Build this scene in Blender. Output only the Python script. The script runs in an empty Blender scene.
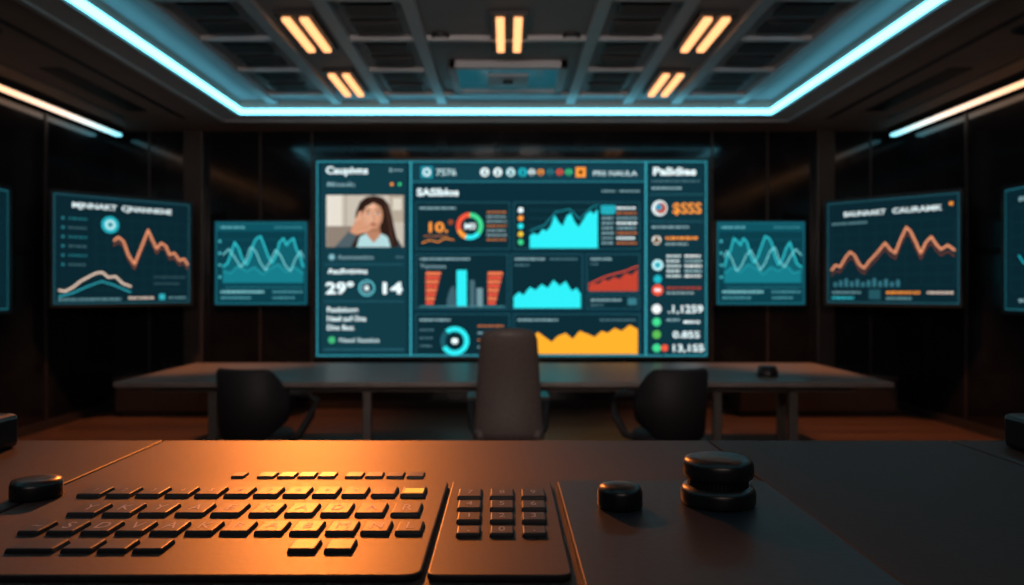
import bpy, bmesh, math, random
from mathutils import Matrix, Vector
random.seed(7)
scene=bpy.context.scene
COL=scene.collection
try:
    scene.view_settings.view_transform='Standard'
    scene.view_settings.look='None'
except Exception as e: print(e)

# ------------------------------------------------------------ materials
def lin(c):
    if isinstance(c,str):
        c=c.lstrip('#'); c=[int(c[i:i+2],16)/255 for i in (0,2,4)]
        return tuple(((v+0.055)/1.055)**2.4 if v>0.04045 else v/12.92 for v in c)
    return tuple(c)
_m={}
def emat(c,s=1.0):
    k=('e',c,s)
    if k in _m: return _m[k]
    m=bpy.data.materials.new('glow_'+str(c).strip('#')); m.use_nodes=True
    nt=m.node_tree; nt.nodes.clear()
    o=nt.nodes.new('ShaderNodeOutputMaterial'); e=nt.nodes.new('ShaderNodeEmission')
    e.inputs[0].default_value=(*lin(c),1); e.inputs[1].default_value=s
    nt.links.new(e.outputs[0],o.inputs[0]); _m[k]=m; return m
def pmat(name,c,rough=.5,metal=0.,noise=0.,nscale=40.,bump=0.,spec=.5,coat=0.,stretch=None,emis=None,es=0):
    if name in _m: return _m[name]
    m=bpy.data.materials.new(name); m.use_nodes=True
    nt=m.node_tree; b=nt.nodes['Principled BSDF']
    col=lin(c)
    b.inputs['Base Color'].default_value=(*col,1)
    b.inputs['Roughness'].default_value=rough
    b.inputs['Metallic'].default_value=metal
    b.inputs['Specular IOR Level'].default_value=spec
    b.inputs['Coat Weight'].default_value=coat
    if emis:
        b.inputs['Emission Color'].default_value=(*lin(emis),1); b.inputs['Emission Strength'].default_value=es
    if noise>0 or bump>0:
        tc=nt.nodes.new('ShaderNodeTexCoord'); mp=nt.nodes.new('ShaderNodeMapping')
        if stretch: mp.inputs['Scale'].default_value=stretch
        n=nt.nodes.new('ShaderNodeTexNoise'); n.inputs['Scale'].default_value=nscale; n.inputs['Detail'].default_value=6
        nt.links.new(tc.outputs['Object'],mp.inputs[0]); nt.links.new(mp.outputs[0],n.inputs['Vector'])
        if noise>0:
            r=nt.nodes.new('ShaderNodeValToRGB')
            r.color_ramp.elements[0].position=.3; r.color_ramp.elements[1].position=.7
            r.color_ramp.elements[0].color=(*[v*(1-noise) for v in col],1)
            r.color_ramp.elements[1].color=(*[min(1,v*(1+noise)) for v in col],1)
            nt.links.new(n.outputs['Fac'],r.inputs[0]); nt.links.new(r.outputs[0],b.inputs['Base Color'])
            rr=nt.nodes.new('ShaderNodeMapRange'); rr.inputs['To Min'].default_value=max(0,rough-.06); rr.inputs['To Max'].default_value=rough+.06
            nt.links.new(n.outputs['Fac'],rr.inputs['Value']); nt.links.new(rr.outputs[0],b.inputs['Roughness'])
        if bump>0:
            bp=nt.nodes.new('ShaderNodeBump'); bp.inputs['Strength'].default_value=bump; bp.inputs['Distance'].default_value=.002
            nt.links.new(n.outputs['Fac'],bp.inputs['Height']); nt.links.new(bp.outputs[0],b.inputs['Normal'])
    _m[name]=m; return m

def wood_floor():
    m=bpy.data.materials.new('floor_wood'); m.use_nodes=True; nt=m.node_tree; b=nt.nodes['Principled BSDF']
    tc=nt.nodes.new('ShaderNodeTexCoord'); mp=nt.nodes.new('ShaderNodeMapping')
    br=nt.nodes.new('ShaderNodeTexBrick'); br.inputs['Scale'].default_value=1
    br.inputs['Brick Width'].default_value=1.6; br.inputs['Row Height'].default_value=.22
    br.inputs['Mortar Size'].default_value=.006
    br.inputs['Color1'].default_value=(.20,.10,.065,1); br.inputs['Color2'].default_value=(.12,.06,.042,1); br.inputs['Mortar'].default_value=(.01,.006,.004,1)
    n=nt.nodes.new('ShaderNodeTexNoise'); n.inputs['Scale'].default_value=3; mp2=nt.nodes.new('ShaderNodeMapping'); mp2.inputs['Scale'].default_value=(1,14,1)
    mx=nt.nodes.new('ShaderNodeMixRGB'); mx.blend_type='MULTIPLY'; mx.inputs[0].default_value=.6
    L=nt.links.new
    L(tc.outputs['Object'],mp.inputs[0]); L(mp.outputs[0],br.inputs['Vector']); L(tc.outputs['Object'],mp2.inputs[0]); L(mp2.outputs[0],n.inputs['Vector'])
    L(br.outputs['Color'],mx.inputs[1]); L(n.outputs['Fac'],mx.inputs[2]); L(mx.outputs[0],b.inputs['Base Color'])
    b.inputs['Roughness'].default_value=.38
    return m

M_wall=pmat('wall_black_panel',(.009,.009,.011),.12,noise=.3,nscale=3,spec=.4)
M_pil=pmat('pilaster_dark',(.032,.023,.021),.4,noise=.2,nscale=8)
M_ceil=pmat('ceiling_paint',(.25,.20,.175),.75,noise=.08,nscale=5)
M_ceilin=pmat('ceiling_inner_paint',(.20,.215,.235),.6,noise=.08,nscale=4)
M_rail=pmat('ceiling_rail',(.36,.38,.41),.45,noise=.06,nscale=9)
M_dark=pmat('dark_grille',(.016,.016,.018),.5,noise=.2,nscale=30)
M_trim=pmat('cove_trim',(.35,.36,.37),.5,noise=.05,nscale=10)
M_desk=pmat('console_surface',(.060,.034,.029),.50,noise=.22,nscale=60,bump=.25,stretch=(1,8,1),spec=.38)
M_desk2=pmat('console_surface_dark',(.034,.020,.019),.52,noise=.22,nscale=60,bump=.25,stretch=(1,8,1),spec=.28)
M_plate=pmat('keyboard_plate',(.045,.029,.026),.48,noise=.15,nscale=120,bump=.12,spec=.4)
M_pad=pmat('control_pad_plate',(.015,.021,.028),.42,noise=.12,nscale=90,bump=.1,spec=.4)
M_key=pmat('keycap_plastic',(.020,.016,.018),.42,noise=.12,nscale=200,bump=.1,spec=.4)
M_knob=pmat('knob_black',(.010,.010,.011),.33,noise=.2,nscale=80)
M_table=pmat('table_top_laminate',(.20,.155,.14),.35,noise=.15,nscale=12,stretch=(1,6,1))
M_leg=pmat('table_leg_metal',(.13,.11,.10),.4,metal=.3,noise=.1,nscale=20)
M_leather=pmat('chair_leather',(.12,.088,.080),.5,noise=.2,nscale=70,bump=.3)
M_leather2=pmat('chair_fabric_dark',(.018,.015,.017),.6,noise=.2,nscale=70,bump=.3,spec=.3)
M_cmetal=pmat('chair_metal',(.06,.06,.065),.35,metal=.8,noise=.1,nscale=50)
M_bezel=pmat('bezel_black',(.015,.02,.024),.3,noise=.15,nscale=40)
M_cred=pmat('credenza_wood',(.018,.013,.012),.45,noise=.3,nscale=14,stretch=(1,1,8))
M_glass=pmat('projector_glass_painted_reflection',(.02,.05,.06),.15,noise=.1,nscale=8,emis='#1d6f80',es=.35)  # teal emission paints in the cyan reflection; the glass is no lamp

# ------------------------------------------------------------ helpers
def new_obj(name,me,mats,parent=None):
    o=bpy.data.objects.new(name,me); COL.objects.link(o)
    for m in (mats if isinstance(mats,(list,tuple)) else [mats]): me.materials.append(m)
    if parent: par(o,parent)
    return o
def par(c,p):
    c.parent=p; c.matrix_parent_inverse=Matrix.Translation(p.location).inverted()
def empty(name,loc):
    e=bpy.data.objects.new(name,None); e.location=loc; e.empty_display_size=.1; COL.objects.link(e); return e
def bm_box(bm,x0,x1,y0,y1,z0,z1,mi=0,top=1.0):
    cx,cy=(x0+x1)/2,(y0+y1)/2
    v=[bm.verts.new(p) for p in ((x0,y0,z0),(x1,y0,z0),(x1,y1,z0),(x0,y1,z0))]
    def t(x,y): return (cx+(x-cx)*top,cy+(y-cy)*top,z1)
    w=[bm.verts.new(t(x,y)) for x,y in ((x0,y0),(x1,y0),(x1,y1),(x0,y1))]
    fs=[bm.faces.new(v[::-1]),bm.faces.new(w)]
    for i in range(4): fs.append(bm.faces.new((v[i],v[(i+1)%4],w[(i+1)%4],w[i])))
    for f in fs: f.material_index=mi
    return v+w
def finish(name,bm,mats,parent=None,bevel=0,seg=2,smooth=False,mod=None):
    me=bpy.data.meshes.new(name); bm.normal_update(); bm.to_mesh(me); bm.free()
    o=new_obj(name,me,mats,parent)
    if smooth:
        for p in me.polygons: p.use_smooth=True
    if bevel:
        b=o.modifiers.new('bevel','BEVEL'); b.width=bevel; b.segments=seg; b.limit_method='ANGLE'
    return o
def box(name,x0,x1,y0,y1,z0,z1,mat,parent=None,bevel=0,top=1.0):
    bm=bmesh.new(); bm_box(bm,x0,x1,y0,y1,z0,z1,0,top); return finish(name,bm,mat,parent,bevel)
def bm_lathe(bm,prof,loc,seg=48,mi=0):
    rings=[]
    for r,z in prof:
        rings.append([bm.verts.new((loc[0]+r*math.cos(2*math.pi*i/seg),loc[1]+r*math.sin(2*math.pi*i/seg),loc[2]+z)) for i in range(seg)])
    for a,b in zip(rings,rings[1:]):
        for i in range(seg):
            f=bm.faces.new((a[i],a[(i+1)%seg],b[(i+1)%seg],b[i])); f.material_index=mi; f.smooth=True
    bm.faces.new(rings[0][::-1]).material_index=mi; bm.faces.new(rings[-1]).material_index=mi
def lathe(name,prof,loc,mat,parent=None,seg=48):
    bm=bmesh.new(); bm_lathe(bm,prof,loc,seg); return finish(name,bm,mat,parent)
def bm_tube(bm,pts,r,seg=10,mi=0):
    pts=[Vector(p) for p in pts]; rings=[]
    for i,p in enumerate(pts):
        d=(pts[min(i+1,len(pts)-1)]-pts[max(i-1,0)]).normalized()
        up=Vector((0,0,1)) if abs(d.z)<.9 else Vector((1,0,0))
        a=d.cross(up).normalized(); b=d.cross(a).normalized()
        rr=r[i] if isinstance(r,(list,tuple)) else r
        rings.append([bm.verts.new(p+a*rr*math.cos(2*math.pi*k/seg)+b*rr*math.sin(2*math.pi*k/seg)) for k in range(seg)])
    for A,B in zip(rings,rings[1:]):
        for k in range(seg):
            f=bm.faces.new((A[k],A[(k+1)%seg],B[(k+1)%seg],B[k])); f.smooth=True; f.material_index=mi
    bm.faces.new(rings[0][::-1]); bm.faces.new(rings[-1])

# ------------------------------------------------------------ camera
CH=1.5
cam=bpy.data.cameras.new('camera'); co=bpy.data.objects.new('camera',cam); COL.objects.link(co)
co.location=(0,0,CH); co.rotation_euler=(math.pi/2,0,0)
cam.lens=28.125; cam.sensor_width=36; cam.shift_x=6/1024; cam.shift_y=-2.5/1024
cam.clip_start=.02
cam.dof.use_dof=True; cam.dof.focus_distance=1.1; cam.dof.aperture_fstop=4.2
scene.camera=co

# ------------------------------------------------------------ room
WX=4.95; YB=10.1; YF=-1.6; CZ=3.5
o=box('floor',-WX,WX,YF,YB,-.1,0,wood_floor())
box('wall_north',-WX,WX,YB,YB+.15,-.1,3.9,M_wall)
box('wall_south',-WX,WX,YF-.15,YF,-.1,3.9,M_wall)
box('wall_west',-WX-.15,-WX,YF-.15,YB+.15,-.1,3.9,M_wall)
box('wall_east',WX,WX+.15,YF-.15,YB+.15,-.1,3.9,M_wall)
box('baseboard_north',-WX,WX,YB-.02,YB,0,.1,M_pil)
box('baseboard_west',-WX,-WX+.02,YF,YB,0,.1,M_pil)
box('baseboard_east',WX-.02,WX,YF,YB,0,.1,M_pil)
OX=2.99; OY0=.2; OY1=9.0
bm=bmesh.new()
bm_box(bm,-WX,-OX,YF,YB,CZ,3.9); bm_box(bm,OX,WX,YF,YB,CZ,3.9)
bm_box(bm,-OX,OX,OY1,YB,CZ,3.9); bm_box(bm,-OX,OX,YF,OY0,CZ,3.9)
finish('ceiling',bm,M_ceil)
IZ=3.62
bm=bmesh.new(); bm_box(bm,-OX,OX,OY0,OY1,IZ+.02,3.9)
for x in (.72,1.36,1.90,2.62):
    for s in (-1,1):
        bm_box(bm,s*x-.05,s*x+.05,OY0+.05,OY1-.02,IZ-.03,IZ+.03,1)
y=OY1-.35
k=0
while y>OY0+.3:
    for a,b in ((-2.62,-1.90),(-1.36,-.72),(-.72,.72),(.72,1.36),(1.90,2.62)):
        if a==-.72 and k%2: continue
        bm_box(bm,a,b,y-.03,y+.03,IZ-.02,IZ+.03,1)
    y-=.95; k+=1
finish('ceiling_tray',bm,[M_ceilin,M_rail])
bm=bmesh.new()
y=OY1-.35-.475
while y>OY0+.3:
    for cx in (-2.26,-1.04,1.04,2.26):
        for dy in (-.2,.2):
            w=.19
            bm_box(bm,cx-w,cx+w,y+dy-.13,y+dy+.13,IZ-.0,IZ+.03,0)
            for i in range(5):
                yy=y+dy-.10+i*.05
                bm_box(bm,cx-w+.02,cx+w-.02,yy-.004,yy+.004,IZ-.008,IZ+.0,0)
    y-=.95
finish('ceiling_vent',bm,[M_dark,M_rail])
bm=bmesh.new()
for x in (-.55,.55):
    for y in (6.7,5.2,3.7):
        bm_lathe(bm,[(.075,.02),(.075,-.012),(.055,-.014),(.05,.0)],(x,y,IZ+.01),24)
for x,y in ((4.0,6.1),(4.25,5.4),(-4.0,6.1),(-4.25,5.4),(3.6,3.5),(-3.6,3.5)):  # round ceiling speakers on the outer ceiling
    bm_lathe(bm,[(.13,.02),(.13,-.012),(.11,-.016),(.10,-.005)],(x,y,CZ),28)
finish('ceiling_downlight_and_speaker',bm,M_dark)
bm=bmesh.new()
for s in (-1,1):
    for x in (3.75,4.45):
        bm_box(bm,s*x-.03,s*x+.03,1,9.3,CZ-.004,CZ+.01,0)
    bm_box(bm,s*4.1-.1,s*4.1+.1,7.2,8.9,CZ-.008,CZ+.01,0)
finish('ceiling_slot_diffuser',bm,M_dark)

bm=bmesh.new()
def ring(bm,pa,pb,mi=0):
    def c(off): return [(-OX-off,OY0-off),(OX+off,OY0-off),(OX+off,OY1+off),(-OX-off,OY1+off)]
    A=[bm.verts.new((x,y,pa[1])) for x,y in c(pa[0])]; B=[bm.verts.new((x,y,pb[1])) for x,y in c(pb[0])]
    for i in range(4): bm.faces.new((A[i],A[(i+1)%4],B[(i+1)%4],B[i])).material_index=mi
prof=[(0,3.505),(.04,3.475),(.05,3.492),(.26,3.465),(.27,3.45),(.32,3.45),(.32,3.505)]
for a,b in zip(prof,prof[1:]): ring(bm,a,b)
finish('trim_1',bm,M_trim)
bm=bmesh.new()
prof=[(.0,3.475),(-.03,3.475),(-.04,3.485),(-.04,3.53),(0,3.53),(.0,3.475)]
for a,b in zip(prof,prof[1:]): ring(bm,a,b)
bmesh.ops.remove_doubles(bm,verts=bm.verts,dist=.0001)
finish('cove_led_strip',bm,emat((.19,.78,1.0),4.2))

def strip_mat():
    m=bpy.data.materials.new('linear_light_gradient'); m.use_nodes=True; nt=m.node_tree; nt.nodes.clear()
    o=nt.nodes.new('ShaderNodeOutputMaterial'); e=nt.nodes.new('ShaderNodeEmission'); r=nt.nodes.new('ShaderNodeValToRGB')
    tc=nt.nodes.new('ShaderNodeTexCoord'); s=nt.nodes.new('ShaderNodeSeparateXYZ')
    L=nt.links.new; L(tc.outputs['Generated'],s.inputs[0]); L(s.outputs['Y'],r.inputs[0]); L(r.outputs[0],e.inputs[0]); L(e.outputs[0],o.inputs[0])
    r.color_ramp.elements[0].position=.62; r.color_ramp.elements[0].color=(1,.45,.18,1)
    r.color_ramp.elements[1].position=1; r.color_ramp.elements[1].color=(.2,.7,.85,1)
    x=r.color_ramp.elements.new(.84); x.color=(.85,.62,.48,1)
    e.inputs[1].default_value=2.0
    return m
SM=strip_mat()
for s in (-1,1):
    e=empty('linear_ceiling_light',(s*4.79,6,3.43))
    box('diffuser',s*4.79-.035,s*4.79+.035,2.0,9.9,3.40,3.43,SM,e)
    box('housing',s*4.79-.05,s*4.79+.05,1.98,9.92,3.43,3.50,M_dark,e)

WARM=emat((1.0,.42,.17),2.0)
def twin(cx,y0,y1):
    e=empty('twin_ceiling_light',(cx,(y0+y1)/2,IZ-.02))
    box('housing',cx-.15,cx+.15,y0-.05,y1+.05,IZ-.015,IZ+.03,M_dark,e,.005)
    for d in (-.07,.07):
        box('tube',cx+d-.033,cx+d+.033,y0,y1,IZ-.045,IZ-.012,WARM,e,.008)
for y0,y1 in ((7.78,8.6),(6.17,7.0),(4.55,5.4),(2.9,3.75),(1.3,2.1)):
    for cx in (-1.63,1.63): twin(cx,y0,y1)
for y0,y1 in ((6.17,7.0),(2.9,3.75)): twin(.025,y0,y1)

e=empty('ceiling_projector',(0.02,7.95,IZ))
bm=bmesh.new()
X0,X1,Y0,Y1=-.54,.58,7.45,8.45
for a in ((X0,X1,Y0,Y0+.07),(X0,X1,Y1-.07,Y1),(X0,X0+.07,Y0,Y1),(X1-.07,X1,Y0,Y1)):
    bm_box(bm,*a,IZ-.05,IZ+.03)
bm_box(bm,-.18,.22,Y0+.3,Y0+.7,IZ-.05,IZ+.02)
finish('frame',bm,M_rail,e,.006)
box('glass',X0+.07,X1-.07,Y0+.07,Y1-.07,IZ-.025,IZ+.03,M_glass,e)
lathe('lens',[(.05,0),(.05,-.03),(.035,-.032)],(.02,7.95,IZ-.045),M_knob,e,24)

for a,b in ((-4.02,-3.78),(3.88,4.10)):
    box('wall_pilaster',a,b,YB-.14,YB,0.0,CZ,M_pil,bevel=.01)
bm=bmesh.new()
for x in (-4.5,-3.1,-2.45,2.6,3.3,4.6): bm_box(bm,x-.012,x+.012,YB-.012,YB+.0,.1,CZ)
for s in (-1,1):
    for y in (2,3.4,4.8,6.2,7.4,8.6):
        bm_box(bm,s*(WX-.006)-.006,s*(WX-.006)+.006,y-.02,y+.02,.1,CZ-.1)
finish('wall_panel_joint',bm,M_pil)
for s in (-1,1):
    e=empty('credenza',(s*3.5,9.65,0))
    a,b=(-4.6,-2.6) if s<0 else (2.75,4.6)
    YC=9.92
    box('carcass',a,b,9.42,YC-.03,.06,.44,M_cred,e,.006)
    box('top',a-.02,b+.02,9.39,YC-.025,.44,.47,M_pil,e,.004)
    box('plinth',a+.05,b-.05,9.47,YC-.05,0,.06,M_dark,e)
    w=(b-a)/4
    for i in range(4):
        box('door_panel',a+i*w+.01,a+(i+1)*w-.01,9.405,9.42,.08,.42,M_cred,e,.003)
        box('handle',a+i*w+w/2-.06,a+i*w+w/2+.06,9.39,9.405,.35,.36,M_cmetal,e)

# ------------------------------------------------------------ displays
TEXTS=[]
class Screen:
    def __init__(s,name,P00,P10,z0,z1,rect,bg,bezel=.03,depth=.06,bgs=1.0,gain=1.0):
        s.a=Vector((P00[0],P00[1],0)); s.b=Vector((P10[0],P10[1],0)); s.z0=z0; s.z1=z1; s.rect=rect
        s.u=(s.b-s.a); s.w=s.u.length; s.u.normalize(); s.n=s.u.cross(Vector((0,0,1)))
        s.bm=bmesh.new(); s.mats=[]; s.gain=gain
        c=(s.a+s.b)/2; s.e=empty(name,(c.x,c.y,(z0+z1)/2))
        R=Matrix((( s.u.x,-s.n.x,0,c.x),(s.u.y,-s.n.y,0,c.y),(0,0,1,(z0+z1)/2),(0,0,0,1)))
        hw=s.w/2; hh=(z1-z0)/2; s.R=R; s.hw=hw; s.hh=hh
        bm=bmesh.new(); B=bezel
        bm_box(bm,-hw-B,hw+B,.004,depth,-hh-B,hh+B)
        for q in ((-hw-B,hw+B,hh,hh+B),(-hw-B,hw+B,-hh-B,-hh),(-hw-B,-hw,-hh,hh),(hw,hw+B,-hh,hh)):
            bm_box(bm,q[0],q[1],-.012,.004,q[2],q[3])
        bm_box(bm,-hw*.5,hw*.5,depth,depth+.03,-hh*.5,hh*.5)
        bm.transform(R); finish('display_body',bm,M_bezel,s.e)
        s.rectf(rect[0],rect[1],rect[2],rect[3],bg,0,bgs)
    def P(s,x,y,l=0):
        r=s.rect; fx=(x-r[0])/(r[2]-r[0]); fy=(y-r[1])/(r[3]-r[1])
        p=s.a+s.u*(fx*s.w)+s.n*(.0012*l-.003)
        p.z=s.z1+(s.z0-s.z1)*fy; return p
    def mi(s,c,st):
        m=emat(c,st*s.gain)
        if m not in s.mats: s.mats.append(m)
        return s.mats.index(m)
    def poly(s,pts,c,l=2,st=1.0):
        f=s.bm.faces.new([s.bm.verts.new(s.P(x,y,l)) for x,y in pts]); f.material_index=s.mi(c,st)
    def rectf(s,x0,y0,x1,y1,c,l=2,st=1.0): s.poly([(x0,y1),(x1,y1),(x1,y0),(x0,y0)],c,l,st)
    def frame(s,x0,y0,x1,y1,c,l=2,t=.6):
        s.rectf(x0,y0,x1,y0+t,c,l); s.rectf(x0,y1-t,x1,y1,c,l); s.rectf(x0,y0,x0+t,y1,c,l); s.rectf(x1-t,y0,x1,y1,c,l)
    def card(s,x0,y0,x1,y1): s.rectf(x0,y0,x1,y1,'#0b2831',1); s.frame(x0,y0,x1,y1,'#2c6674',2,.5)
    def disc(s,x,y,r,c,l=3,ry=None,n=20,st=1.0):
        ry=ry or r; s.poly([(x+r*math.cos(2*math.pi*i/n),y-ry*math.sin(2*math.pi*i/n)) for i in range(n)],c,l,st)
    def arc(s,x,y,r0,r1,a0,a1,c,l=3,n=18):
        for i in range(n):
            t0=math.radians(a0+(a1-a0)*i/n); t1=math.radians(a0+(a1-a0)*(i+1)/n)
            s.poly([(x+r0*math.cos(t0),y-r0*math.sin(t0)),(x+r1*math.cos(t0),y-r1*math.sin(t0)),(x+r1*math.cos(t1),y-r1*math.sin(t1)),(x+r0*math.cos(t1),y-r0*math.sin(t1))],c,l)
    def area(s,pts,base,c,l=3,st=1.0):
        for (x0,y0),(x1,y1) in zip(pts,pts[1:]): s.poly([(x0,base),(x1,base),(x1,y1),(x0,y0)],c,l,st)
    def line(s,pts,w,c,l=4,st=1.0):
        for (x0,y0),(x1,y1) in zip(pts,pts[1:]):
            d=math.hypot(x1-x0,y1-y0) or 1; nx,ny=-(y1-y0)/d*w/2,(x1-x0)/d*w/2
            s.poly([(x0+nx,y0+ny),(x1+nx,y1+ny),(x1-nx,y1-ny),(x0-nx,y0-ny)],c,l,st)
            s.disc(x1,y1,w/2,c,l+.1,n=8,st=st)
    def dashes(s,x0,y,x1,c,h=1.4,l=3,seed=0):
        rr=random.Random(seed+int(x0*7+y*13)); x=x0
        while x<x1-1:
            w=min(rr.uniform(1.2,5),x1-x); s.rectf(x,y-h/2,x+w,y+h/2,c,l); x+=w+.9
    def text(s,t,x,y,h,w,c,bold=.0,l=4,st=1.0):
        k=(s.z1-s.z0)/(s.rect[3]-s.rect[1]); kx=s.w/(s.rect[2]-s.rect[0])
        cu=bpy.data.curves.new('text','FONT'); cu.body=t; cu.size=h*k/.70; cu.offset=bold*cu.size; cu.resolution_u=3
        ob=bpy.data.objects.new('screen_text',cu); COL.objects.link(ob); cu.materials.append(emat(c,st*s.gain))
        p=s.P(x,y+h/2,l); up=Vector((0,0,1))
        Mx=Matrix(((s.u.x,up.x,s.n.x,p.x),(s.u.y,up.y,s.n.y,p.y),(s.u.z,up.z,s.n.z,p.z),(0,0,0,1)))
        par(ob,s.e); ob.matrix_basis=Mx
        TEXTS.append((ob,Mx,w*kx if w else None))
    def done(s): finish('display_picture',s.bm,s.mats,s.e)

CY='#2ee2ea'; CY2='#1fb0be'; WH='#e6f8fa'; GR='#7fa3ab'; OR='#f5963a'; RD='#e8543a'; YL='#f7a82a'; GN='#3fd08a'
# ---- main video wall
S=Screen('video_wall_display',(-2.33,9.8),(2.47,9.8),.68,3.09,(316,160,708,357),'#0a2a35',.025,.12,gain=1.18)
S.frame(317,161,707,356,'#37a2b2',2,.9)
S.rectf(321,164,407,354,'#103640',1); S.rectf(648,164,706,354,'#0e303a',1); S.rectf(411,164,645,181,'#123a46',1)
S.rectf(410.2,161,411.8,356,'#3aa6b6',2); S.rectf(645.4,161,647,356,'#3aa6b6',2)
S.rectf(412,181,645,182,'#2c7d8b',2)
S.text('Caupivns',326,170,7,42,WH,.03); S.rectf(390,168,392,172,GR,3); S.dashes(394,170,404,GR)
S.text('Minaok:',327,184,4.5,28,GR,.015); S.disc(392,184,1.6,OR); S.disc(400,184,1.6,GN)
# portrait: woman with raised hand touching her mouth
S.rectf(326.5,195,404,247,'#bdb4a6',2); S.rectf(327,195,342,247,'#d8d1c4',3); S.rectf(345,195,347,247,'#a89c8d',3)
S.rectf(390,195,404,222,'#a99c8b',3); S.rectf(393,198,402,210,'#cfc7b8',4); S.rectf(327,226,352,247,'#86796d',4)
S.poly([(336,247),(343,239),(357,234),(388,234),(398,239),(403,247)],'#39464c',5)
S.poly([(352,247),(355,226),(356,212),(360,202),(366,197),(374,195.5),(383,197.5),(389,204),(392,215),(395,229),(399,247),(388,247),(384,236),(362,236),(360,247)],'#2b1b17',6)
S.line([(386,204),(389,218),(391,232),(393,244)],1.2,'#4f352a',6.4); S.line([(359,210),(358,224),(356,240)],1.2,'#4f352a',6.4)
S.poly([(365,243),(366,226),(380,226),(382,243),(374,247)],'#a06d52',7)
S.disc(373,215.5,10.2,'#bd8769',8,13.6,28)
S.disc(371.4,215,8.6,'#d09a7b',8.5,12,28)
S.disc(369,219,4.4,'#dcab8c',9,4); S.disc(371,206,5,'#dbaa8b',9,2.6)
S.poly([(361.5,215),(362,205),(367,199),(374,197.5),(381,200),(385,206),(384.5,215),(382,207),(374,202.5),(366,207)],'#2b1b17',10)
for ex in (368,378):
    S.disc(ex,213.6,2.1,'#efe4dc',10,1.0,12); S.disc(ex,213.6,1.0,'#241a18',11,.98,10); S.line([(ex-2.5,213),(ex,212.3),(ex+2.5,213.1)],.6,'#2a1a16',11); S.line([(ex-2.6,210.2),(ex,209.3),(ex+2.6,210.2)],.8,'#3a2620',10)
S.line([(374,214),(375,219.5),(372.8,220.3)],.6,'#a06a50',10)
S.disc(373.5,224.3,3.2,'#9c463c',10,1.2,14); S.line([(370.6,224.2),(376.4,224.2)],.4,'#6d2c26',11)
S.poly([(357,247),(360,237),(366,233.5),(374,241),(382,233.5),(388,237),(391,247)],'#a9cdd0',7.5)
S.poly([(366,233.5),(374,243),(382,233.5),(379,232),(369,232)],'#b07c60',8)
S.poly([(335,247),(345,236),(353,226),(360,230),(355,240),(351,247)],'#4a5a60',12)
S.poly([(350,232),(354,224),(360,219),(366,220),(368,227),(364,233),(357,235)],'#c98f70',13)
for i,(fx,fy,tx,ty) in enumerate(((356,222,361,212.5),(359,220.5,366.5,213.5),(362,221.5,371,217.5),(364,224,373,222))):
    S.line([(fx,fy),((fx+tx)/2+.6,(fy+ty)/2-.8),(tx,ty)],3.5-.25*i,'#a87255',14+i*.6)
    S.line([(fx,fy),((fx+tx)/2+.6,(fy+ty)/2-.8),(tx,ty)],2.7-.25*i,'#d8a182',14.3+i*.6)
S.line([(359,232),(366,231),(371,228)],3.2,'#a87255',17); S.line([(359,232),(366,231),(371,228)],2.5,'#d29a7a',17.3)
S.disc(332,257,3.6,'#4a7f8c'); S.disc(332,257,2.2,'#8ab9c2',4); S.text('Aasonaontion',338,257,4.2,36,GR,.01)
S.dashes(396,257,404,'#4d7580')
S.text('Aasfivtivins',328,271,5,40,WH,.025)
S.text("29°",326,288,11,28,WH,.035); S.arc(367,288,6.8,8.2,0,360,'#5fc3d0'); S.arc(367,288,4,5.2,60,330,GR); S.disc(367,288,2.2,WH,4); S.text('14',379,288,11,20,WH,.035)
S.text('Pasduloog:',327,309.5,5,31,WH,.02); S.text('Naail auf Ona',327,318.5,5,39,WH,.02); S.text('Divs Bos:',327,327.5,5,27,WH,.02)
S.disc(332,340,3.6,'#3fae73'); S.text('Naad Saxaius',339,340,4.4,40,'#bcd7da',.015); S.rectf(324,349,404,350,'#2c6674',3)
S.rectf(324,264,404,264.6,'#2c6674',3); S.rectf(324,301,404,301.6,'#2c6674',3)
# top bar
S.rectf(421,166,433,178,'#1a8b9d',3); S.arc(427,172,2.4,4,0,360,WH,4); S.text('7S76',436,172,6.5,20,'#b9d9dc',.015)
for x,c in ((485,WH),(498,WH),(511,'#bfe5ea'),(523,CY2),(532,WH),(541,OR),(550.5,'#2f7a86'),(560,RD),(569,GN)):
    S.disc(x,172,4.4 if x<530 else 3.3,c); S.disc(x,171,1.4,'#0f333e',4); S.rectf(x-2,173,x+2,174.6,'#0f333e',4)
S.rectf(576,167,586,177,OR,3); S.rectf(579,170,583,174,'#5a2d08',4)
S.text('PRS NAULA',593,173,4.8,44,'#c7e2e5',.01)
S.text('SASIblos',417,192,7,42,WH,.035); S.dashes(602,191,616,GR); S.dashes(620,191,640,GR)
# card A
S.card(416,202,510,249); S.dashes(420,208,456,GR,2.2); S.text('10.',426,227,9.5,19,OR,.03); S.disc(451,222,2.6,'#8e4426')
S.dashes(424,236,448,'#a0613a',1.3); S.line([(422,243),(430,240),(438,242),(446,238),(454,240)],.9,OR)
S.arc(470,226,9,13.5,-40,90,GN); S.arc(470,226,9,13.5,90,200,RD); S.arc(470,226,9,13.5,200,250,OR); S.arc(470,226,9,13.5,250,320,CY)
S.text('M0',464.5,226,6,11,WH,.02)
for i in range(7): S.dashes(487,212+i*4.6,507,'#8aa6aa' if i%3 else '#b9713f',1.5,seed=i)
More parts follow.
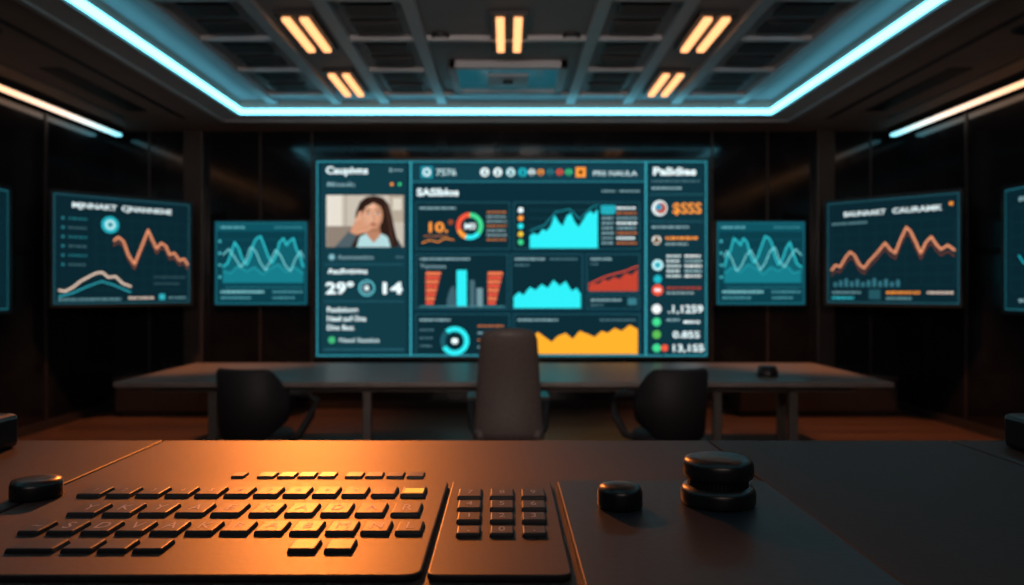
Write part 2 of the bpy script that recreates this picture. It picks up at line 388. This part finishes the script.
# card B
S.card(514,202,640,249)
for i,c in enumerate((WH,OR,CY,'#e8c13a',GN)): S.disc(521,210+i*8,2.7,c)
for i in range(5): S.rectf(529,210+i*8,598,210.5+i*8,'#1c4651',2)
pk=[(530,236),(534,233),(538,235),(543,229),(547,231),(551,226),(555,215),(559,222),(563,226),(567,216),(571,213),(575,222),(579,227),(583,221),(587,214),(591,211),(594,214),(598,209)]
S.area(pk,248,CY,4)
S.line([(530,231),(545,225),(556,212),(570,209),(580,219),(592,207),(598,205)],1.0,'#1e8794',3)
for i in range(8):
    S.dashes(602,208+i*5,614,'#2fb6c2' if i<2 else GR,2.0,seed=i); S.dashes(617,208+i*5,637,WH if i%3==0 else ('#b56a3c' if i%2 else GR),2.0,seed=i+9)
S.rectf(601,205,616,213,'#1f9fae',3)
# card C
S.card(416,254,508,309); S.dashes(420,259,470,GR,2.2)
S.text('Tanioos',420,266,4,26,GR,.01)
for sx in (426,488):
    for i in range(8):
        w=(15-(i*1.0)); S.rectf(sx,272+i*4.2,sx+w,274.8+i*4.2,RD if i%2 else '#f07a4d',3)
S.area([(447,300),(450,290),(453,285),(456,290)],306,'#3a5b66',3)
S.rectf(457,270,467,306,CY,4); S.rectf(470,280,475,306,'#43626c',3); S.rectf(477,288,483,306,'#6b8d95',3)
S.rectf(420,306,505,307,'#4b8b97',3)
# card D
S.card(511,254,583,309); S.dashes(515,259,545,GR,2.2); S.dashes(550,259,578,'#4d7580',1.5); S.dashes(515,265,530,'#4d7580',1.5)
S.area([(514,297),(519,292),(524,295),(530,287),(536,290),(542,284),(548,288),(554,280),(560,286),(566,281),(572,291),(577,288),(581,294)],308,CY,4)
# cards E F
S.card(587,254,640,292); S.dashes(591,259,612,GR,2.2); S.dashes(591,264,600,'#4d7580',1.4)
S.area([(589,286),(594,283),(599,284),(604,279),(609,281),(614,277),(620,279),(626,273),(632,275),(638,269)],291,'#b8402e',4)
S.line([(589,284),(604,277),(614,274),(626,271),(638,266)],1.0,RD,5)
S.card(587,295,640,309); S.dashes(591,300,622,GR,2); S.dashes(591,305,604,'#4d7580',1.5); S.rectf(628,298,637,305,'#35727f',3)
# card G
S.card(416,314,510,355); S.dashes(420,320,452,GR,2.2)
S.arc(455,341,9.5,14.5,-150,130,CY); S.arc(455,341,9.5,14.5,130,210,'#1c5560'); S.disc(455,341,3.5,WH,4,3.0)
for i in range(4): S.dashes(478,326+i*7,504,GR if i%2 else '#b56a3c',1.6,seed=i)
for i in range(3): S.dashes(420,330+i*8,434,'#4d7580',1.5,seed=i)
# card H
S.card(514,314,640,355); S.dashes(518,320,560,GR,2.0); S.dashes(600,320,636,'#4d7580',1.5)
S.area([(520,346),(530,340),(538,332),(545,337),(552,342),(558,336),(566,333),(573,339),(580,331),(588,334),(595,337),(602,331),(608,333),(615,328),(622,331),(630,325),(638,329)],354,YL,4)
# right column
S.text('Palidies',653,171,7.5,43,WH,.035); S.dashes(652,181,700,'#4d7580',1.4)
S.dashes(652,188,682,GR,2.2); S.rectf(650,194,704,194.6,'#2c6674',3)
S.disc(660,208,7.8,'#d8e9ea'); S.disc(661,208,5.6,'#b04c32',4); S.disc(659,207,3.3,'#2f8fb0',5)
S.text('$SSS',672.5,208,10.5,29,OR,.02)
S.rectf(650,221,704,221.6,'#2c6674',3); S.dashes(652,227,690,GR,2.2)
S.disc(657,240,4.5,'#e3e3d8'); S.poly([(653,243),(657,235),(661,243)],'#6b4b33',4)
S.dashes(666,238,698,OR,2.6); S.dashes(666,244,690,'#8aa6aa',1.8)
S.disc(658,265,5.5,'#bfeef2'); S.disc(658,265,3.2,'#2ca6b4',4)
for i in range(5): S.dashes(667,256+i*5,681,'#c9dcdc',2.2,seed=i); S.dashes(685,256+i*5,702,'#8fb0b5' if i%2 else '#e0e8e6',2.2,seed=i+5)
S.disc(658,279,4,CY2)
S.disc(658,290,5.5,RD); S.rectf(655,288.8,661,291.2,WH,4); S.dashes(667,288,702,'#a33d2d',2.0); S.dashes(667,293,694,'#8aa6aa',1.8)
S.disc(657,309,4.8,'#e6efee'); S.text('.1,1259',668,309,7.5,35,WH,.02)
S.disc(657,322,4.2,GN); S.dashes(667,320,680,GR,2); S.dashes(684,322,700,WH,2.6)
S.disc(657,334.5,4.2,'#56b04e'); S.text('0.85S',673,334.5,6.5,27,WH,.02)
S.disc(657,348,4.2,GN); S.disc(665,348,3.4,RD); S.text('13,1S5',671,348,7,31,WH,.02)
S.done()
bm=bmesh.new(); bm_box(bm,-1.6,-1.4,9.9,YB,.9,2.9); bm_box(bm,1.5,1.7,9.9,YB,.9,2.9); finish('wall_bracket',bm,M_dark,S.e)

def small(x0,x1,flip):
    S=Screen('wall_display',(x0,10.03),(x1,10.03),1.315,2.36,(0,0,93,84),'#0b3d49',.018,.05)
    S.frame(1,1,92,83,'#1f7786',2,.8); S.rectf(2,2,91,10,'#0f5361',1)
    S.dashes(5,6,30,'#62b5c0',2); S.dashes(60,6,88,'#3c8b98',1.5)
    for i in range(5): S.rectf(4,18+i*10,90,18.5+i*10,'#155763',2)
    wave=[(8,46),(13,42),(17,30),(20,21),(24,27),(28,38),(32,44),(36,35),(39,22),(42,17),(46,15),(50,25),(54,36),(58,42),(62,33),(65,21),(69,17),(72,24),(75,20),(79,17),(82,28),(86,36),(89,46)]
    w2=[(8,34),(14,28),(20,36),(26,46),(31,40),(36,26),(41,30),(46,42),(51,49),(56,40),(61,29),(66,34),(71,45),(76,50),(81,38),(86,30),(89,36)]
    w3=[(8,50),(16,52),(24,44),(32,50),(40,46),(48,53),(56,47),(64,43),(72,51),(80,46),(89,52)]
    if flip: wave,w2,w3=[[(97-x,y) for x,y in q][::-1] for q in (wave,w2,w3)]
    S.area(wave,62,'#12606d',2.5); S.area(w3,62,'#187c8a',3)
    S.line(wave,1.7,'#31c6d2',5); S.line(w2,1.1,'#7fe0e8',6); S.line(w3,1.0,'#27a7b4',5.5)
    for i in range(4): S.disc(5,20+i*12,1.4,'#4fc2cd')
    S.rectf(10,66,89,66.6,'#2f8a96',3)
    S.dashes(6,71,50,'#7fc9d1',2.4); S.dashes(6,77,36,'#4d98a3',2); S.dashes(58,71,88,'#4d98a3',2); S.dashes(58,77,80,'#4d98a3',1.8)
    S.done()
small(-3.65,-2.49,0); small(2.64,3.75,1)

def grid(S,x0,y0,x1,y1,c='#12343d'):
    for i in range(7): S.rectf(x0,y0+(y1-y0)*i/6,x1,y0+(y1-y0)*i/6+.4,c,1)
    for i in range(9): S.rectf(x0+(x1-x0)*i/8,y0,x0+(x1-x0)*i/8+.4,y1,c,1)
S=Screen('angled_display',(-4.72,8.33),(-3.75,9.5),1.345,2.52,(53,196,190,304),'#0b262f',.03,.05)
S.frame(54,197,189,303,'#2c6470',2,.7); grid(S,92,218,186,290)
S.text('MJNNAKT',70,206.5,5,42,WH,.03); S.text('CJNANNKNE',117,206.5,5,52,WH,.03)
S.disc(106,224,8.5,'#27b7c6'); S.disc(106,224,5,'#bff0f4',4); S.disc(106,224,2.6,'#1c8795',5)
for i in range(6): S.disc(62,220+i*9,1.4,'#2a7c88'); S.dashes(67,220+i*9,84,'#3d626a' if i%2 else '#226d78',1.8,seed=i)
pts=[(109,240),(114,236),(119,240),(124,254),(130,263),(135,250),(139,240),(144,227),(149,238),(153,246),(158,240),(163,243),(167,252),(172,250),(178,258),(183,256),(187,262)]
S.line(pts,2.2,'#f09a70',5); S.line([(x,y+5) for x,y in pts],.9,'#8a4a34',4)
S.line([(58,290),(64,291),(71,287),(78,281),(85,277),(92,273),(98,272),(104,277),(111,276),(118,283),(126,286)],2.1,'#e6cdb9',5)
S.line([(58,296),(70,293),(85,286),(98,281),(110,285),(126,292)],1.0,'#38bccb',4)
S.dashes(58,299,118,'#5f8b93',2.4); S.dashes(124,298,150,'#d9c4b4',2.4); S.rectf(156,294,162,300,'#35b4c2',3); S.dashes(166,298,185,'#5f8b93',2)
S.dashes(150,276,186,'#36555d',1.6); S.dashes(150,283,178,'#36555d',1.6)
S.done()
def arm(e,c,n):
    bm=bmesh.new(); bm_tube(bm,[(c[0],c[1],1.93),(c[0]+n[0]*.5,c[1]+n[1]*.3,1.93),(math.copysign(WX,c[0]),c[1]+n[1]*.42,1.93)],.035)
    x=math.copysign(WX-.02,c[0]); bm_box(bm,min(x,x*1.002)-.015,max(x,x*1.002)+.015,c[1]+.1,c[1]+.5,1.75,2.1); finish('wall_arm',bm,M_dark,e)
arm(S.e,(-4.29,8.97),(-.77,.64))
S=Screen('angled_display',(3.77,9.4),(4.70,8.28),1.345,2.52,(826,193,960,304),'#0b262f',.03,.05)
S.frame(827,194,959,303,'#2c6470',2,.7); grid(S,832,218,955,284)
S.text('BAUNAAKT',845,207,5,44,WH,.03); S.text('CAURAMK',896,207,5.2,48,WH,.03)
S.dashes(832,217,870,'#5f8b93',2); S.disc(952,204,2,OR)
pts=[(831,268),(836,262),(841,264),(847,254),(852,248),(857,252),(862,262),(867,266),(873,258),(879,252),(884,246),(889,240),(894,247),(899,251),(904,238),(910,225),(914,229),(919,240),(924,252),(929,241),(934,236),(938,243),(943,249),(949,245),(955,250)]
S.line(pts,2.2,'#f09a70',5); S.line([(x,y+6) for x,y in pts],.9,'#7d4030',4)
for i in range(12): S.rectf(834+i*6,281-((i*7)%5),837.5+i*6,286,'#35727f',3)
S.dashes(832,292,865,'#5f8b93',2.6); S.dashes(832,298,856,'#35b4c2',2.4); S.rectf(872,289,884,299,'#24555f',3); S.dashes(890,292,925,OR,2.6); S.dashes(890,298,915,'#5f8b93',2.4); S.dashes(930,292,954,'#d9c4b4',2.4)
S.done(); arm(S.e,(4.29,8.88),(.77,.64))
for s in (-1,1):
    a,b=((-4.86,6.3),(-4.86,7.82)) if s<0 else ((4.86,7.80),(4.86,6.3))
    S=Screen('side_wall_display',a,b,1.30,2.48,(0,0,150,118),'#09242d',.03,.05)
    S.frame(1,1,149,117,'#236a76',2,1.0); grid(S,10,20,140,100)
    S.line([(22+i*6.5,60+18*math.sin(i*.9)+5*math.cos(i*2.1)) for i in range(17)],1.8,CY2,5); S.dashes(22,108,90,GR,3); S.dashes(22,12,80,GR,4)
    S.done()
    x=s*4.92; box('wall_bracket',min(x,s*WX),max(x,s*WX),6.8,7.3,1.7,2.1,M_dark,S.e)

# ------------------------------------------------------------ conference table
e=empty('conference_table',(0,7.3,0))
TX0,TX1=-3.2,3.16
bm=bmesh.new(); bm_box(bm,TX0,TX1,6.5,8.25,.705,.75); finish('top',bm,M_table,e,.012,3)
box('apron',TX0+.25,TX1-.25,6.68,8.08,.65,.705,M_leg,e,.006)
bm=bmesh.new()
for x in (-2.47,-1.17,1.78,2.42):
    bm_box(bm,x-.035,x+.035,6.72,6.79,0,.655)
for x in (-2.75,2.75,0): bm_box(bm,x-.04,x+.04,7.95,8.03,0,.655)
for x in (-2.47,-1.17,1.78,2.42): bm_box(bm,x-.02,x+.02,6.79,7.95,.6,.65)
finish('legs',bm,M_leg,e,.006)
lathe('desk_puck',[(.085,0),(.09,.01),(.09,.05),(.078,.06),(.078,.085),(.07,.09)],(2.27,6.95,.751),M_knob,None,32)

# ------------------------------------------------------------ chairs
def high_chair(cx,cy,rot):
    e=empty('executive_chair',(cx,cy,0)); R=Matrix.Translation((cx,cy,0))@Matrix.Rotation(rot,4,'Z')
    bm=bmesh.new(); nx,nz=12,14; F=[];K=[]
    for j in range(nz+1):
        t=j/nz; z=.42+.81*t; hw=.255-.055*t-(.025 if j==nz else 0); row=[];rk=[]
        yb=-.22-.10*t+.05*math.sin(t*math.pi)
        for i in range(nx+1):
            s=i/nx*2-1; c=.05*s*s
            th=.045*(1-.6*abs(s)**4)*(1-.5*abs(2*t-1)**6)
            zz=z-(.02*s*s if t>.8 else 0)
            row.append(bm.verts.new((s*hw,yb+c-th,zz))); rk.append(bm.verts.new((s*hw,yb+c+th,zz)))
        F.append(row);K.append(rk)
    for j in range(nz):
        for i in range(nx):
            bm.faces.new((F[j][i],F[j][i+1],F[j+1][i+1],F[j+1][i])); bm.faces.new((K[j][i+1],K[j][i],K[j+1][i],K[j+1][i+1]))
        bm.faces.new((F[j][0],F[j+1][0],K[j+1][0],K[j][0])); bm.faces.new((F[j][nx],K[j][nx],K[j+1][nx],F[j+1][nx]))
    for i in range(nx):
        bm.faces.new((F[0][i],K[0][i],K[0][i+1],F[0][i+1])); bm.faces.new((F[nz][i],F[nz][i+1],K[nz][i+1],K[nz][i]))
    bm.transform(R); finish('backrest',bm,M_leather,e,smooth=True)
    bm=bmesh.new(); bm_box(bm,-.25,.25,-.22,.26,.42,.52,0,.95); bm.transform(R); finish('seat',bm,M_leather,e,.035,4)
    bm=bmesh.new()
    for s in (-1,1):
        bm_tube(bm,[(s*.23,-.2,.46),(s*.27,-.12,.50),(s*.275,-.1,.66),(s*.27,.02,.70),(s*.27,.18,.69)],[.02,.022,.022,.026,.022])
        bm_box(bm,s*.27-.03,s*.27+.03,-.12,.2,.695,.72)
    bm_tube(bm,[(0,0,.43),(0,0,.12)],[.03,.025])
    for k in range(5):
        a=k*2*math.pi/5+.3; bm_tube(bm,[(0,0,.13),(.3*math.cos(a),.3*math.sin(a),.075)],[.03,.018])
        x,y=.3*math.cos(a),.3*math.sin(a); bm_lathe(bm,[(.012,0),(.03,.004),(.03,.05),(.012,.055)],(x,y,0.0),14)
    bm_box(bm,-.12,.12,-.2,.12,.39,.43)
    bm.transform(R); finish('frame',bm,M_cmetal,e)
high_chair(.015,5.95,0.02)
def tub_chair(cx,cy,rot):
    e=empty('tub_chair',(cx,cy,0)); R=Matrix.Translation((cx,cy,0))@Matrix.Rotation(rot,4,'Z')
    bm=bmesh.new(); N=24; rings=[]
    for i in range(N+1):
        a=math.radians(-170+160*i/N)
        t=abs(i/N*2-1); top=.955-.20*max(0,(t-.55)/.45)**1.6
        rx,ry=.255,.25; x,y=rx*math.cos(a),ry*math.sin(a)
        d=Vector((math.cos(a),math.sin(a),0)); th=.022
        bot=.47+.12*max(0,(t-.5)/.5)
        sec=[]
        for (o,z) in ((-th,bot),(th,bot),(th+.012,(bot+top)/2),(th+.02,top-.02),(.02,top),(-th+.02,top-.02),(-th,(bot+top)/2)):
            sec.append(bm.verts.new((x+d.x*o,y+d.y*o,z)))
        rings.append(sec)
    n=len(rings[0])
    for A,B in zip(rings,rings[1:]):
        for k in range(n): bm.faces.new((A[k],A[(k+1)%n],B[(k+1)%n],B[k]))
    bm.faces.new(rings[0][::-1]); bm.faces.new(rings[-1]); bm.transform(R); finish('shell',bm,M_leather2,e,smooth=True)
    bm=bmesh.new(); bm_lathe(bm,[(.2,.38),(.24,.41),(.25,.46),(.23,.49),(.13,.50)],(0,0,0),32); bm.transform(R); finish('seat',bm,M_leather2,e)
    bm=bmesh.new(); bm_tube(bm,[(0,0,.40),(0,0,.1)],[.03,.025])
    for k in range(5):
        a=k*2*math.pi/5+.1; bm_tube(bm,[(0,0,.12),(.3*math.cos(a),.3*math.sin(a),.07)],[.028,.016]); bm_lathe(bm,[(.012,0),(.028,.004),(.028,.05),(.012,.055)],(.3*math.cos(a),.3*math.sin(a),0),14)
    for s in (-1,1):
        bm_tube(bm,[(s*.20,.0,.43),(s*.30,.04,.47),(s*.345,.12,.60),(s*.34,.20,.70),(s*.30,.10,.755),(s*.262,-.04,.78)],[.02,.026,.03,.032,.032,.025],12)
    bm.transform(R); finish('frame',bm,M_leather2,e)
tub_chair(-1.77,5.75,-.32)
tub_chair(1.15,5.75,.32)

# ------------------------------------------------------------ foreground console desk
DZ=1.192
e=empty('console_desk',(0,1.1,0))
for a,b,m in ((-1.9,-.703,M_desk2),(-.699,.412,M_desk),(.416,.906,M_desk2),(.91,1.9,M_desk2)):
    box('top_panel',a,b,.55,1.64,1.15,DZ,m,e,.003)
box('sub_top',-1.88,1.88,.6,1.62,1.11,1.151,M_dark,e)
box('modesty_panel',-1.8,1.8,1.5,1.54,.08,1.12,M_cred,e)
for x in (-1.82,-.6,.6,1.78): box('pedestal',x,x+.04,.75,1.5,0,1.12,M_cred,e,.004)

def DX(px,py,h=.3):
    D=800*h/(py-290); return ((px-506)/800*D,D)
def rounded_plate(name,x0,x1,y0,y1,z0,z1,r,mat,parent):
    bm=bmesh.new(); pts=[]
    for cx,cy,a0 in ((x1-r,y1-r,0),(x0+r,y1-r,90),(x0+r,y0+r,180),(x1-r,y0+r,270)):
        for k in range(7):
            a=math.radians(a0+15*k); pts.append((cx+r*math.cos(a),cy+r*math.sin(a)))
    A=[bm.verts.new((x,y,z0)) for x,y in pts]; B=[bm.verts.new((x,y,z1)) for x,y in pts]; n=len(pts)
    bm.faces.new(A[::-1]); bm.faces.new(B)
    for i in range(n): bm.faces.new((A[i],A[(i+1)%n],B[(i+1)%n],B[i]))
    return finish(name,bm,mat,parent,.0025,3)
PZ=1.2; KH=.0055
def legend(t,x,y,sz,parent):
    cu=bpy.data.curves.new('legend','FONT'); cu.body=t; cu.size=sz; cu.align_x='CENTER'; cu.align_y='CENTER'; cu.resolution_u=3
    ob=bpy.data.objects.new('legend',cu); COL.objects.link(ob); cu.materials.append(M_leg_ink)
    ob.matrix_basis=Matrix.Translation((x,y,PZ+KH+.0004))@Matrix.Diagonal((1,1.5,1,1)); par(ob,parent)
M_leg_ink=pmat('key_legend_ink_glow',(.34,.27,.24),.5,noise=.05,emis='#8a8f92',es=.12)  # printed ink with a weak glow added to lift the legends
kb=empty('keyboard',(-.37,1.05,PZ))
rounded_plate('plate',-.645,-.090,.842,1.262,DZ+.0003,PZ,.018,M_plate,kb)
kbm=bmesh.new()
def key(bm,px,py,wpx,hpx,h=KH,base=PZ):
    hh=CH-base-h
    x,y=DX(px,py,hh); D=y; w=wpx/800*D; d=hpx*D*D/(800*hh)
    bm_box(bm,x-w/2,x+w/2,y-d/2,y+d/2,base-.001,base+h,0,.92); return x,y,w,d
rows=[]
for i in range(12): rows.append((96+28.9*i,490,25,8))
for cx in (90,125,160,196,231,268,303,338,372,407): rows.append((cx,507.5,29.5,10.5))
for cx,w in ((38,22),(69,28),(103,29),(137,29),(171,29),(205,29),(239,29),(273,29),(308,30),(343,30),(377,29),(410,27)): rows.append((cx,525.5,w,11))
for cx,w in ((38,50),(84,32),(119,30),(154,31),(305,29),(341,29)): rows.append((cx,543.5,w,10.5))
L1='1234567890-='; L2='YKYAEKADAR'; L3='~SDVAKRABMNL'
for i,r in enumerate(rows):
    x,y,w,d=key(kbm,*r)
    t=(L1+L2+L3)[i] if i<34 else ''
    if t and i!=11: legend(t,x,y,(.014 if i<12 else .024),kb)
finish('keycaps',kbm,M_key,kb,.0018,3)
x,y=DX(414,490.5,.2945); box('indicator',x-.014,x+.014,y-.012,y+.012,PZ+KH-.001,PZ+KH+.0006,emat((1,.42,.06),1.3),kb)
bm=bmesh.new()
key(bm,240,469,13,4,.004)
for cx in (268,288,308,328,355,375,396,416): key(bm,cx,469,17.5,4.5,.004)
for v in bm.verts: v.co.z-=.008
fk=empty('function_key_strip',(-.3,1.32,DZ)); finish('buttons',bm,M_knob,fk,.001,2)

kp=empty('numeric_keypad',(0,1.05,PZ))
rounded_plate('plate',-.084,.070,.842,1.262,DZ+.0003,PZ,.012,M_plate,kp)
bm=bmesh.new(); NL='789456123,0.'; k=0
for ry in (492,503.5,515.5,529):
    for cx in (470,502,533):
        ccx=506+(cx-506)*(1+(ry-492)/900)
        x,y,w,d=key(bm,ccx,ry,25,8.2); legend(NL[k],x,y,.018,kp); k+=1
finish('keycaps',bm,M_key,kp,.0018,3)
cp=empty('control_pad',(.24,1.0,PZ))
rounded_plate('plate',.080,.406,.70,1.262,DZ+.0003,PZ,.010,M_pad,cp)

def knob(px,py,rpx,base):
    x,y=DX(px,py,CH-base); return x,y,rpx/800*y
x,y,r=knob(42,497,24,DZ); x-=.008
lathe('rotary_knob',[(r*.9,0),(r,.003),(r,.020),(r*.93,.026),(r*.6,.028),(.001,.0285)],(x,y,DZ+.0003),M_knob)
x,y,r=knob(620,507,22.5,PZ)
lathe('rotary_knob',[(r*.92,0),(r,.003),(r*.99,.022),(r*.9,.029),(r*.6,.032),(.001,.033)],(x,y,PZ+.0003),M_knob)
x,y,r=knob(718,503,36,PZ)
e=empty('jog_dial',(x,y,PZ))
lathe('base',[(r*.97,0),(r*1.02,.004),(r*1.02,.018),(r*.95,.025),(r*.6,.027)],(x,y,PZ+.0003),M_knob,e,64)
bm=bmesh.new(); bm_lathe(bm,[(r*.80,.024),(r*.80,.034),(r*.84,.036),(r*.94,.039),(r*.96,.044),(r*.96,.056),(r*.90,.063),(r*.7,.066),(.001,.067)],(x,y,PZ),64)
finish('dial',bm,M_knob,e)
bm=bmesh.new()
for k in range(48):
    a=2*math.pi*k/48; vs=bm_box(bm,-.0012,.0012,-.001,.001,.026,.035)
    for v in vs: v.co=Matrix.Translation((x,y,PZ))@Matrix.Rotation(a,4,'Z')@Vector((v.co.x+r*.80,v.co.y,v.co.z))
finish('knurl',bm,M_knob,e)
for s in (-1,1):
    cx=-1.015 if s<0 else 1.03
    sp=empty('desk_speaker',(cx,1.53,DZ))
    w=.055 if s<0 else .05
    box('cabinet',cx-w,cx+w,1.47,1.58,DZ+.0005,DZ+.066,M_knob,sp,.01)
    lathe('cone',[(.03,0),(.034,.004),(.02,.002),(.008,.006)],(cx,1.525,DZ+.066),M_dark,sp,24)

bpy.context.view_layer.update()
for ob,Mx,w in TEXTS:
    bb=ob.bound_box; ww=max(v[0] for v in bb)-min(v[0] for v in bb)
    if w and ww>1e-4: ob.matrix_basis=Mx@Matrix.Diagonal((w/ww,1,1,1))

# ------------------------------------------------------------ lights
def spot(name,loc,tgt,power,col,size,rad,blend=.6):
    l=bpy.data.lights.new(name,'SPOT'); l.energy=power; l.color=col; l.spot_size=math.radians(size); l.spot_blend=blend; l.shadow_soft_size=rad
    o=bpy.data.objects.new(name,l); COL.objects.link(o); o.location=loc
    o.rotation_euler=(Vector(tgt)-Vector(loc)).to_track_quat('-Z','Y').to_euler(); return o
def area(name,loc,tgt,power,col,sx,sy,spread=180):
    l=bpy.data.lights.new(name,'AREA'); l.shape='RECTANGLE'; l.energy=power; l.color=col; l.size=sx; l.size_y=sy; l.spread=math.radians(spread)
    o=bpy.data.objects.new(name,l); COL.objects.link(o); o.location=loc
    o.rotation_euler=(Vector(tgt)-Vector(loc)).to_track_quat('-Z','Y').to_euler(); return o
spot('desk_spotlight',(-1.63,6.6,3.5),(-.38,1.28,1.2),1400,(1,.24,.035),17,.2,1.0)
spot('floor_spotlight',(-3.4,7.9,3.45),(-3.5,8.7,0),260,(1,.36,.12),75,.1)
spot('floor_spotlight',(3.4,7.9,3.45),(3.5,8.7,0),260,(1,.36,.12),75,.1)
area('added_room_fill',(0,-1.2,2.7),(0,7.5,3.3),34,(1,.80,.70),3.0,.8,75)  # added fill, unseen behind the camera, brightens ceiling, table and chairs
w=bpy.data.worlds.new('world'); scene.world=w; w.use_nodes=True
w.node_tree.nodes['Background'].inputs[0].default_value=(.02,.03,.04,1); w.node_tree.nodes['Background'].inputs[1].default_value=.3
